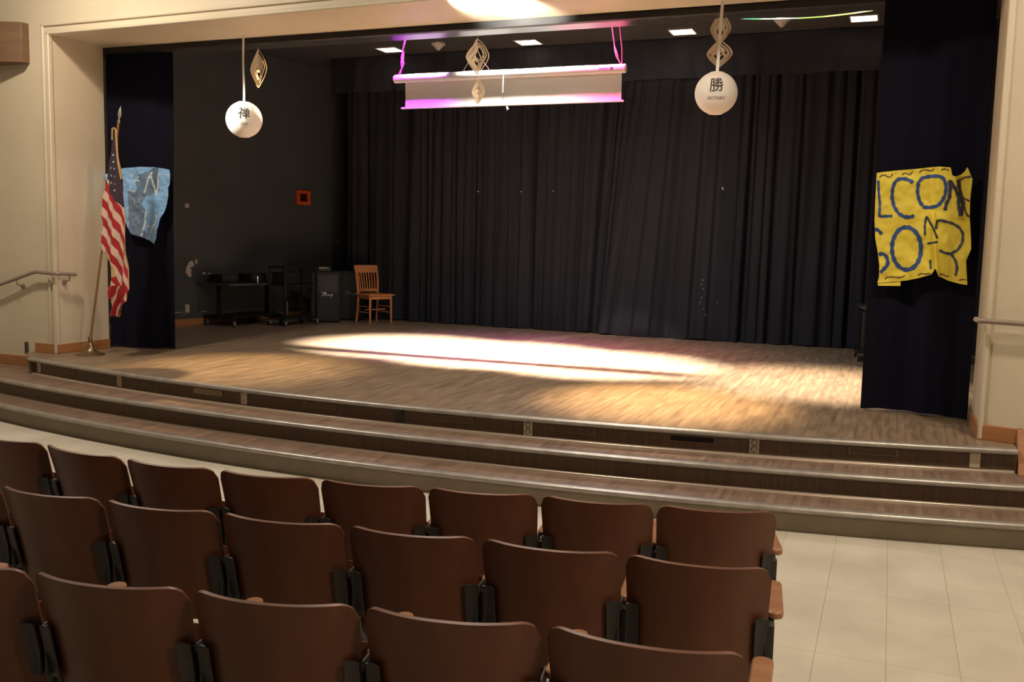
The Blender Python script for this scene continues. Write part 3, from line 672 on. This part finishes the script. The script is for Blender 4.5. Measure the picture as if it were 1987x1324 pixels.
# ================================================================== LANTERNS
def sphere_text(body, size, R0, lon0, lat0, m, parent, name, tilt=0, ybody=0, xs=1.0):
    cu = bpy.data.curves.new(name, 'FONT'); cu.body = body; cu.size = size; cu.offset = size*.004; cu.align_x = 'CENTER'; cu.align_y = 'CENTER'; cu.resolution_u = 3
    tmp = bpy.data.objects.new('tmp', cu); C.objects.link(tmp); dg = bpy.context.evaluated_depsgraph_get(); dg.update()
    me = bpy.data.meshes.new_from_object(tmp.evaluated_get(dg)); bpy.data.objects.remove(tmp)
    me.materials.clear()
    bm = bmesh.new(); bm.from_mesh(me); bmesh.ops.triangulate(bm, faces=bm.faces)
    for _ in range(3):
        es = [e for e in bm.edges if e.calc_length() > .012]
        if not es: break
        bmesh.ops.subdivide_edges(bm, edges=es, cuts=1); bmesh.ops.triangulate(bm, faces=[f for f in bm.faces if len(f.verts) > 3])
    ct, st = math.cos(tilt), math.sin(tilt)
    for v in bm.verts:
        x, y = v.co.x*xs, v.co.y; x, y = x*ct-y*st, x*st+y*ct; y += ybody
        lon = lon0+x/R0; lat = lat0+y/R0; r_ = R0+.0035
        v.co = Vector((r_*math.cos(lat)*math.sin(lon), -r_*math.cos(lat)*math.cos(lon), r_*math.sin(lat)))
    bm.to_mesh(me); bm.free(); me.materials.append(m)
    o = bpy.data.objects.new(name, me); C.objects.link(o); o.parent = parent; return o
def lantern(label, c, R0, ztop, glyph, word, lean, rlabel, xt):
    t = thing('paper_lantern', label, 'lantern', c)
    k = MB(); n = 44; prof = []
    for i in range(n+1):
        a = -PI/2*.80+PI*.80*i/n; rb = R0*(1+.007*math.cos(i*PI)); prof.append((rb*math.cos(a), rb*math.sin(a)))
    k.lathe((0, 0, 0), prof, 56); k.build('paper_globe', M['paper'], t, ang=60)
    for s_ in (-1, 1):
        zz = s_*R0*math.sin(PI/2*.80); rr_ = R0*math.cos(PI/2*.80)
        MB().lathe((0, 0, zz), [(rr_-.006, -.004), (rr_+.003, -.004), (rr_+.003, .004), (rr_-.006, .004)], 40).build('rim', M['paper'], t)
    lon = math.atan2(-c[0], c[1])   # writing faces the hall seats
    sphere_text(glyph, R0*.74, R0, lon, .06, M['ink'], t, 'painted_character', lean, .030, .92)
    sphere_text(word, R0*.21, R0, lon, .03, M['grey_ink'], t, 'printed_word', 0, -.072)
    k = MB(); zt_ = R0*.945; rr_ = R0*.31
    k.tube([(-rr_, 0, zt_), (rr_, 0, zt_)], .0015, 6); k.tube([(0, -rr_, zt_), (0, rr_, zt_)], .0015, 6); k.build('wire_frame', M['ribbon'], t)
    t2 = thing('hanging_ribbon', rlabel, 'ribbon', (c[0], c[1], c[2]+R0*.90)); h = ztop-c[2]-R0*.90
    MB().grid(lambda u, v: ((u-.5)*.026+xt*v*.01, .004*math.sin(v*8), v*h), 1, 30, .001).build('strip', M['ribbon'], t2); return t
M['grey_ink'] = mat('grey_ink', (.20, .13, .11), .7)
lantern('round white paper lantern with a brush character, hanging at left before the charcoal wall', (-6.42, 8.46, 2.555), .187, 3.42, '\u7985', 'ZEN', R(-3), 'white ribbon holding the left paper lantern', -.5)
lantern('round white paper lantern with a brush character, hanging at right before the black curtain', (-1.485, 8.44, 2.65), .181, 3.42, '\u52dd', 'VICTORY', R(4), 'white ribbon holding the right paper lantern', 2)

# ================================================================== PAPER SPINNERS (folded card ornaments)
def ornament(label, top, hgt, wid, loops, spread, m, twist=0.0, tail=0, solid=.0):
    """nested diamond strips curled alternately forward and back"""
    t = thing('paper_ornament', label, 'ornament', top)
    nst = loops
    for i in range(nst):
        f_ = 1-i/nst*.80; h2 = hgt*f_; w2 = wid*f_; cz = -hgt*(.5+.04*i*(1 if i % 2 else -.5)); sgn = 1 if i % 2 == 0 else -1
        for side in (-1, 1):
            k = MB(); n = 18; sw_ = .011+.006*(i/nst)
            def fn(u, v, side=side, w2=w2, h2=h2, cz=cz, sgn=sgn, sw_=sw_):
                a = v*PI; x = side*w2*(1-abs(2*v**.92-1)**1.5); z = cz+h2/2*(1-2*v)
                y = sgn*spread*math.sin(a)*(1-.3*v)
                tw = twist*(v-.5)*.6; q = (u-.5)*sw_*2
                x2 = x-side*q*.8; y2 = y+q*.6
                return (x2*math.cos(tw)-y2*math.sin(tw), x2*math.sin(tw)+y2*math.cos(tw), z)
            k.grid(fn, 2, n, .001); k.build('paper_strip', m, t)
    MB().tube([(0, 0, .0), (.004, 0, .03), (0, 0, .07)], .002, 6).build('hanging_thread', m, t)
    if solid:
        MB().grid(lambda u, v: ((u-.5)*2*wid*.82*(math.sin(v*PI*.62)**1.3), .012*math.cos((u-.5)*5)-.01, -hgt*.02-hgt*.52*v), 12, 14, .001).build('card_panel', m, t)
    return t
ornament('leaf shaped cut card ornament beside the left lantern ribbon', (-6.47, 8.78, 3.335), .40, .088, 5, .03, M['spinner'], .5, solid=1)
o1 = ornament('large cut paper ornament hanging in front of the projection screen', (-3.90, 8.80, 3.31), .34, .105, 6, .05, M['spinner'], .7)
k = MB()
for s_ in (-1, 1): k.tube([(s_*.05, -.02, -.19), (s_*.09, -.03, -.24), (s_*.135, -.02, -.295), (s_*.10, 0, -.33)], [.006, .006, .006, .004], 6, flat=.4)
k.build('loose_strips', M['ribbon'], o1)
ornament('small cut paper diamond dangling below the large central ornament', (-3.885, 8.80, 2.92), .235, .058, 4, .02, M['spinner'], .3)
ornament('cut card ornament behind the right lantern ribbon, upper one', (-1.535, 8.79, 3.40), .27, .085, 5, .03, M['spinner'], .3, solid=0)
ornament('cut card ornament behind the right lantern ribbon, lower one', (-1.535, 8.79, 3.165), .235, .108, 5, .03, M['spinner'], .4)

# ================================================================== PROJECTION SCREEN
SY = 9.6
t = thing('projection_screen', 'white pull-down projection screen lit pink and magenta above the stage', 'projector screen', (-3.93, SY, 3.108))
k = MB(); L_ = 1.312
k.tube([(-L_, 0, 0), (-L_+.02, 0, 0), (L_-.02, 0, 0), (L_, 0, 0)], [.043, .046, .046, .043], 20); cs = k.build('case', M['screen_case'], t)
for s_ in (-1, 1): MB().tube([(s_*(L_-.005), 0, 0), (s_*(L_+.012), 0, 0)], [.047, .040], 20).build('end_cap', M['screen_case'], t)
MB().grid(lambda u, v: (-1.21+u*2.48, .035+.012*math.sin(v*2.2), -.01-.305*v), 20, 8, .002).build('fabric', M['screen_white'], t)
MB().b2(-1.255, 1.30, .022, .050, -.325, -.307).build('bottom_bar', M['screen_case'], t, .004)
MB().b2(1.05, 1.15, -.047, -.044, -.012, .006).build('maker_label', M['strap'], t); MB().b2(1.17, 1.20, -.048, -.043, -.014, .010).build('badge', M['ink'], t)
k = MB(); k.tube([(0, -.04, -.02), (.002, -.045, -.10), (0, -.045, -.20)], .0045, 6); pc = k.build('pull_cord', M['ribbon'], t)
MB().tube([(0, -.045, -.20), (0, -.045, -.225)], .006, 8).build('cord_tip', M['ink'], t)
MB().tube([(.02, .03, -.325), (.02, .03, -.345), (.03, .03, -.36), (.02, .03, -.375)], [.006, .010, .013, .006], 8).build('pull_ring', M['screen_case'], t)
def strap(label, pts, knots):
    s_ = thing('hanging_strap', label, 'strap'); k = MB()
    for P in pts: k.tube(P, .011, 8, flat=.45)
    k.build('webbing', M['strap'], s_)
    k = MB()
    for a, b_ in knots: k.tube([a, Vector(a).lerp(Vector(b_), .3), Vector(a).lerp(Vector(b_), .7), b_], [.008, .024, .020, .006], 8, flat=.6)
    k.build('knot', M['strap'], s_)
x0 = -5.19
strap('twisted magenta lit strap holding the left end of the screen', [[(x0, SY, 3.14), (x0+.03, SY, 3.24), (x0+.02, SY, 3.34), (x0+.06, SY, 3.52), (x0+.10, SY-.02, 3.9), (x0+.10, SY-.02, ZC)],
      [(x0-.02, SY, 3.14), (x0+.05, SY, 3.27), (x0+.03, SY, 3.40), (x0+.08, SY, 3.55)]], [((x0+.02, SY, 3.24), (x0+.05, SY, 3.40))])
x1 = -2.66
strap('pair of reddish straps holding the right end of the screen', [[(x1, SY, 3.14), (x1-.03, SY, 3.20), (x1-.075, SY, 3.34), (x1-.11, SY, 3.54), (x1-.18, SY, 4.0), (x1-.2, SY, ZC)],
      [(x1+.01, SY, 3.14), (x1+.005, SY, 3.30), (x1-.03, SY, 3.54), (x1-.08, SY, 4.0), (x1-.1, SY, ZC)]], [((x1-.03, SY, 3.19), (x1-.08, SY, 3.34))])

# tinsel garland, its reflected colours put in as glow
t = thing('tinsel_garland', 'thin tinsel garland with a painted glow from teal to white near the ceiling at right', 'garland')
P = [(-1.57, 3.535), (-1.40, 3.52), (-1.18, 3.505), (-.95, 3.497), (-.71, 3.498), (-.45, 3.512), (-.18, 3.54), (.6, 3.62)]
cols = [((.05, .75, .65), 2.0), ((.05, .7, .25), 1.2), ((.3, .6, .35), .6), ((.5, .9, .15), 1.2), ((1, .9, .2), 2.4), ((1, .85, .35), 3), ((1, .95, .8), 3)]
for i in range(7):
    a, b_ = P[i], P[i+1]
    MB().tube([(a[0], 9.6, a[1]), ((a[0]+b_[0])/2, 9.6, (a[1]+b_[1])/2-.001), (b_[0], 9.6, b_[1])], .0055 if i else .004, 6).build('tinsel_segment', emis('tinsel_glow', *cols[i]), t)

# ================================================================== THINGS ON STAGE
# wooden chair
t = thing('wooden_chair', 'orange oak slat-back chair standing before the black back curtain', 'chair', (-7.61, 13.30, 0), math.atan2(.38, .21))
# local: x along the seat width, -y towards the front
W_, D_ = .43, .40
for sx in (-1, 1):
    k = MB(); k.tube([(sx*.195, -.20, .001), (sx*.19, -.195, .43)], [.017, .023], 4); k.build('leg', M['oak'], t, ang=30)
    k = MB(); k.tube([(sx*.185, .235, .001), (sx*.18, .20, .22), (sx*.18, .185, .45), (sx*.19, .21, .68), (sx*.198, .265, .90)], [.018, .021, .023, .021, .017], 4); k.build('leg', M['oak'], t, ang=30)
def seatf(u, v): x = (u-.5)*.46; y = -.235+v*.44; return (x*(1-.06*v), y, .462-.010*(1-(2*u-1)**2)*(1-(2*v-1)**2))
MB().grid(seatf, 16, 14, .026).build('seat', M['oak'], t, .004)
k = MB(); k.box((0, -.20, .41), (.37, .02, .055)); k.box((0, .185, .41), (.35, .02, .055)); [k.box((s_*.185, -.005, .41), (.02, .38, .055)) for s_ in (-1, 1)]; k.build('apron', M['oak'], t, .003)
k = MB(); k.grid(lambda u, v: ((u-.5)*.40, .235+.045*v+.028*(1-(2*u-1)**2), .79+.115*v), 16, 4, .022); k.build('top_rail', M['oak'], t, .003)
k = MB(); k.grid(lambda u, v: ((u-.5)*.37, .178+.012*v+.02*(1-(2*u-1)**2), .485+.045*v), 12, 3, .02); k.build('lower_rail', M['oak'], t, .003)
for i in range(7):
    x = (i-3)*.048; c_ = .02*(1-(x/.2)**2)
    MB().tube([(x*.9, .19+c_, .52), (x*.96, .21+c_*1.2, .66), (x, .245+c_*1.3, .80)], [.011, .010, .010], 4).build('slat', M['oak'], t)
for s_ in (-1, 1):
    MB().tube([(s_*.188, -.19, .26), (s_*.182, .20, .26)], .010, 8).build('stretcher', M['oak'], t)
    MB().tube([(s_*.188, -.19, .17), (s_*.182, .20, .17)], .010, 8).build('stretcher', M['oak'], t)
MB().tube([(-.186, -.02, .21), (.186, -.02, .21)], .010, 8).build('stretcher', M['oak'], t)

# casters helper
def caster(parent, x, y, z, face=0):
    k = MB(); k.tube([(x-.012, y, .036), (x+.012, y, .036)], .036, 18); o = k.build('caster', M['black_plastic'], parent)
    k = MB(); k.tube([(x-.016, y, .036), (x+.016, y, .036)], .015, 12); k.b2(x-.020, x-.015, y-.014, y+.022, .03, z); k.b2(x+.015, x+.020, y-.014, y+.022, .03, z); k.b2(x-.02, x+.02, y-.02, y+.025, z-.008, z)
    k.build('fork', M['caster_grey'], o)
WR = -math.atan(.19)
# rolling table
t = thing('rolling_table', 'low black rolling table against the charcoal wall, two dark boxes on it', 'table', (-9.06, 11.92, 0), WR)
MB().b2(-.36, .36, -.60, .60, .605, .635).build('tabletop', M['table_top'] if 'table_top' in M else mat('dark_laminate', (.045, .042, .042), .35), t, .004)
for y in (-.47, .47):
    MB().b2(-.05, .05, y-.02, y+.02, .13, .605).build('leg', M['black_metal'], t, .003)
    MB().b2(-.33, .33, y-.025, y+.025, .085, .13).build('foot', M['black_metal'], t, .006)
    for x in (-.29, .29): caster(t, x, y, .085)
MB().b2(-.30, .30, -.5, .5, .135, .155).build('lower_shelf', M['black_metal'], t, .003)
t = thing('amplifier', 'low dark amplifier at the left on the rolling table', 'amplifier', (-9.20, 11.62, .637), WR)
MB().b2(-.15, .15, -.15, .15, .0, .12).build('body', M['black_plastic'], t, .005)
MB().b2(.15, .156, -.14, .14, .01, .11).build('front_panel', M['grille'], t)
for y in (-.06, 0, .05): MB().lathe((.156, y, .07), [(.012, 0), (.010, .014)], 14, axis='x').build('knob', M['iron'], t)
t = thing('amplifier', 'dark amplifier at the right on the rolling table, beside the bright can', 'amplifier', (-8.99, 12.02, .637), WR)
MB().b2(-.15, .15, -.15, .15, .0, .13).build('body', M['black_plastic'], t, .005)
MB().b2(.15, .156, -.14, .14, .01, .12).build('front_panel', M['grille'], t)
for y in (-.07, -.02, .05): MB().lathe((.156, y, .08), [(.012, 0), (.010, .014)], 14, axis='x').build('knob', M['iron'], t)
t = thing('drink_can', 'shiny metal can at the edge of the rolling table', 'can', (-8.75, 11.82, .637), 0)
MB().lathe((0, 0, 0), [(.020, 0), (.026, .006), (.026, .09), (.020, .102), (.018, .10)], 20).build('body', M['chrome'], t)
# AV cart
t = thing('equipment_cart', 'tall open black equipment cart on casters beside the rolling table', 'cart', (-8.42, 12.26, 0), WR)
hw, hd = .16, .33
for sx in (-1, 1):
    for sy in (-1, 1): MB().b2(sx*hw-.014, sx*hw+.014, sy*hd-.014, sy*hd+.014, .08, .89).build('post', M['black_metal'], t, .003); caster(t, sx*hw, sy*hd, .08)
for z, nm in ((.10, 'bottom_shelf'), (.60, 'middle_shelf'), (.87, 'top_shelf')): MB().b2(-hw-.01, hw+.01, -hd-.01, hd+.01, z, z+.022).build(nm, M['black_metal'], t, .003)
MB().b2(-hw+.02, hw-.02, -hd+.03, 0.0, .63, .80).build('enclosure', M['black_plastic'], t, .004)
MB().tube([(hw+.02, -hd+.02, .20), (hw+.03, -hd+.02, .30), (hw+.02, -hd+.02, .38)], .005, 6).build('side_handle', M['caster_grey'], t)
# PA loudspeakers
def peavey(parent, sc, x, y, z, m):
    S = [[(0, 10), (7, 10.5), (16, 10), (13, 9), (8, 9)], [(9, 10), (5, 5), (1, 0)], [(13, 9), (12, 6), (7, 5)], [(9, 5.5), (12, 5.5), (11, 3.5), (8, 3), (11, 2)],
         [(16, 5.5), (13, 4.5), (13, 2), (16, 5), (16, 2)], [(18, 5.5), (18.5, 2), (21, 6)], [(21, 4), (24, 4.5), (23, 5.8), (21, 4), (22, 2), (24, 2.2)], [(25, 6), (26, 3), (29, 7)], [(29, 7), (27, 2), (25, -2)]]
    k = MB()
    for s_ in S: ribbon(k, [(x+(a-14)*sc, z+(b_-5)*sc) for a, b_ in s_], sc*1.5, lambda u, v: Vector((u, y, v)), seg=.01)
    k.build('brand_lettering', m, parent)
def pa(label, loc, rz, w_, h, m, dp=.34):
    t = thing('loudspeaker', label, 'loudspeaker', loc, rz)
    MB().b2(-w_/2, w_/2, 0, dp, .012, h).build('cabinet', M['black_carpet'], t, .008)
    MB().b2(-w_/2+.02, w_/2-.02, -.012, 0, .03, h-.02).build('grille', M['grille'], t, .004)
    MB().b2(-w_/2+.04, w_/2-.04, -.018, -.010, h*.60, h-.05).build('horn_panel', M['black_plastic'], t, .006)
    peavey(t, .0062, .02, -.0145, h*.55, m)
    k = MB()
    for sx in (-1, 1):
        for y in (.03, dp-.03): k.lathe((sx*(w_/2-.04), y, 0), [(.018, 0), (.02, .012)], 10)
    k.build('foot', M['black_plastic'], t); return t
pa('tall black loudspeaker with white lettering, left of the pair', (-8.22, 12.83, 0), R(30), .46, .80, M['white_print'])
pa('black loudspeaker with dim lettering, between the other one and the chair', (-8.14, 13.40, 0), R(22), .42, .80, M['grey_print'], .24)
t = thing('small_radio', 'small silver fronted device lying on the left loudspeaker', 'radio', (-8.28, 12.90, .802), R(30))
MB().b2(-.10, .10, -.03, .06, 0, .075).build('body', M['black_plastic'], t, .008); MB().b2(-.085, .05, -.034, -.030, .045, .068).build('silver_front', M['chrome'], t)

# dark cart behind the right side curtain
t = thing('equipment_cart', 'dark cart on grey casters half hidden behind the right side curtain', 'cart', (.06, 12.35, 0), R(6))
MB().b2(-.42, .42, -.28, .28, .10, .14).build('base', M['black_metal'], t, .004)
MB().b2(-.36, .38, -.24, .24, .14, .60).build('cabinet', M['black_plastic'], t, .01)
MB().add([(-.42, -.26, .66), (.42, -.28, .72), (.42, .28, .72), (-.42, .26, .66), (-.34, -.26, .61), (.42, -.28, .61), (.42, .28, .61), (-.34, .26, .61)],
         [(0, 1, 2, 3), (4, 7, 6, 5), (0, 4, 5, 1), (1, 5, 6, 2), (2, 6, 7, 3), (3, 7, 4, 0)]).build('tilted_top', M['iron'], t, .004)
for x in (-.38, .38):
    for y in (-.25, .25): caster(t, x, y, .10)

# ================================================================== AUDITORIUM SEATS
def make_seat(wd, end=False):
    t = thing('auditorium_seat', 'seat', 'seat')
    hw = wd/2-.011; zb = .36; zt = .82; r = .052; bulge = .072
    def sh(u, v):
        s_ = 2*u-1; s_ = math.copysign(abs(s_)**.85, s_) if abs(s_) > 0 else 0
        x = hw*s_; e = max(0, abs(x)-(hw-r)); top = zt-(r-math.sqrt(max(0, r*r-e*e))); bot = zb+.5*(r-math.sqrt(max(0, r*r-e*e)))
        z = bot+(top-bot)*v; nx = 1-.07*(1-(z-zb)/(zt-zb))
        y = -(z-.36)*.24-bulge*(1-abs(s_)**2.3)+.03*((z-.60)/.24)**2*-.25
        return (x*nx, y, z)
    MB().grid(sh, 30, 14, -.012).build('backrest', M['plywood'], t, ang=50)
    def pan(u, v):
        s_ = 2*u-1; x = s_*(hw-.03); e = max(0, abs(x)-(hw-.03-r)); q = r-math.sqrt(max(0, r*r-e*e)); vv = v
        z = .40+.17*vv-(q if v > .5 else -q)*abs(2*v-1)*.6; return (x, .075+.10*vv+.02*math.sin(vv*PI), z)
    MB().grid(pan, 18, 12, -.014).build('seat_pan', M['plywood'], t, ang=50)
    k = MB(); k.tube([(-wd/2+.01, .07, .42), (wd/2-.01, .07, .42)], .011, 8); k.build('hinge_rod', M['iron'], t)
    def standard(x, last=False):
        k = MB()
        V = []; prof = [(-.02, 0), (.30, 0), (.26, .03), (.14, .07), (.12, .45), (.22, .595), (-.06, .595), (-.06, .42), (.02, .30), (.02, .07)]
        n = len(prof); hx = .012
        for s_ in (-1, 1): V += [(x+s_*hx, y, z) for y, z in prof]
        k.add(V, [tuple(range(n)), tuple(range(2*n-1, n-1, -1))]+[(i, (i+1) % n, n+(i+1) % n, n+i) for i in range(n)])
        k.build('standard', M['iron'], t, .003)
        hw_ = .031; ox = .012 if last else 0
        pts = [(ox+hw_*math.cos(q), .29+hw_*math.sin(q)) for q in [i*PI/10 for i in range(11)]]+[(ox-hw_*math.cos(q), .02-hw_*math.sin(q)) for q in [i*PI/10 for i in range(11)]]
        k = MB().prism([(x+a, b_) for a, b_ in pts], .597, .622); k.build('armrest', M['armrest'], t, .006)
    standard(-wd/2)
    if end: standard(wd/2, True)
    for sx in (-1, 1):
        k = MB(); xc = sx*(wd/2-.032)
        for a in range(1):
            k.grid(lambda u, v: (xc+(u-.5)*.042, -((.45+v*.185)-.36)*.24-.040-(.018 if (u-.5)*sx < 0 else .006), .45+v*.185), 2, 6, .006)
            k.b2(xc+sx*.018-.003, xc+sx*.018+.003, -.09, .03, .46, .62)
            k.tube([(xc, -.075, .61), (xc, -.098, .61)], .006, 8)
        k.build('bracket', M['iron'], t)
    return t
ROWS = [
 [(-4.317, 3.436), (-3.791, 3.429), (-3.233, 3.364), (-2.719, 3.377), (-2.234, 3.435), (-1.758, 3.517), (-1.288, 3.612), (-0.818, 3.679), (-0.35, 3.793)],
 [(-3.971, 2.83), (-3.323, 2.776), (-2.801, 2.797), (-2.289, 2.849), (-1.777, 2.914), (-1.282, 2.983), (-0.777, 3.038), (-0.291, 3.099)],
 [(-2.958, 2.061), (-2.391, 2.095), (-1.857, 2.176), (-1.339, 2.275), (-0.823, 2.37), (-0.27, 2.406)]]
rown = ['row nearest the stage', 'middle row', 'row nearest the viewer']; W0 = [.48, .51, .54]
ordn = ['at the aisle end', 'second from the aisle', 'third from the aisle', 'fourth from the aisle', 'fifth from the aisle', 'sixth from the aisle', 'seventh from the aisle', 'eighth from the aisle']
for ri, row in enumerate(ROWS):
    proto = None; n = len(row)-1
    for i in range(n):
        a, b_ = Vector(row[i]), Vector(row[i+1]); d = b_-a; ang = math.atan2(d.y, d.x); c_ = (a+b_)/2
        f_ = Vector((-math.sin(ang), math.cos(ang)))*.125
        last = i == n-1
        if last: s_ = make_seat(W0[ri], True)
        elif proto is None: s_ = proto = make_seat(W0[ri])
        else: s_ = dup(proto)
        s_.location = (c_.x+f_.x, c_.y+f_.y, ZF); s_.rotation_euler = (0, 0, ang); s_.scale = (d.length/W0[ri], 1, 1)
        s_['label'] = 'brown plywood auditorium seat, %s, %s' % (rown[ri], ordn[n-1-i]); s_['category'] = 'seat'; s_['group'] = 'folding auditorium seats, '+rown[ri]
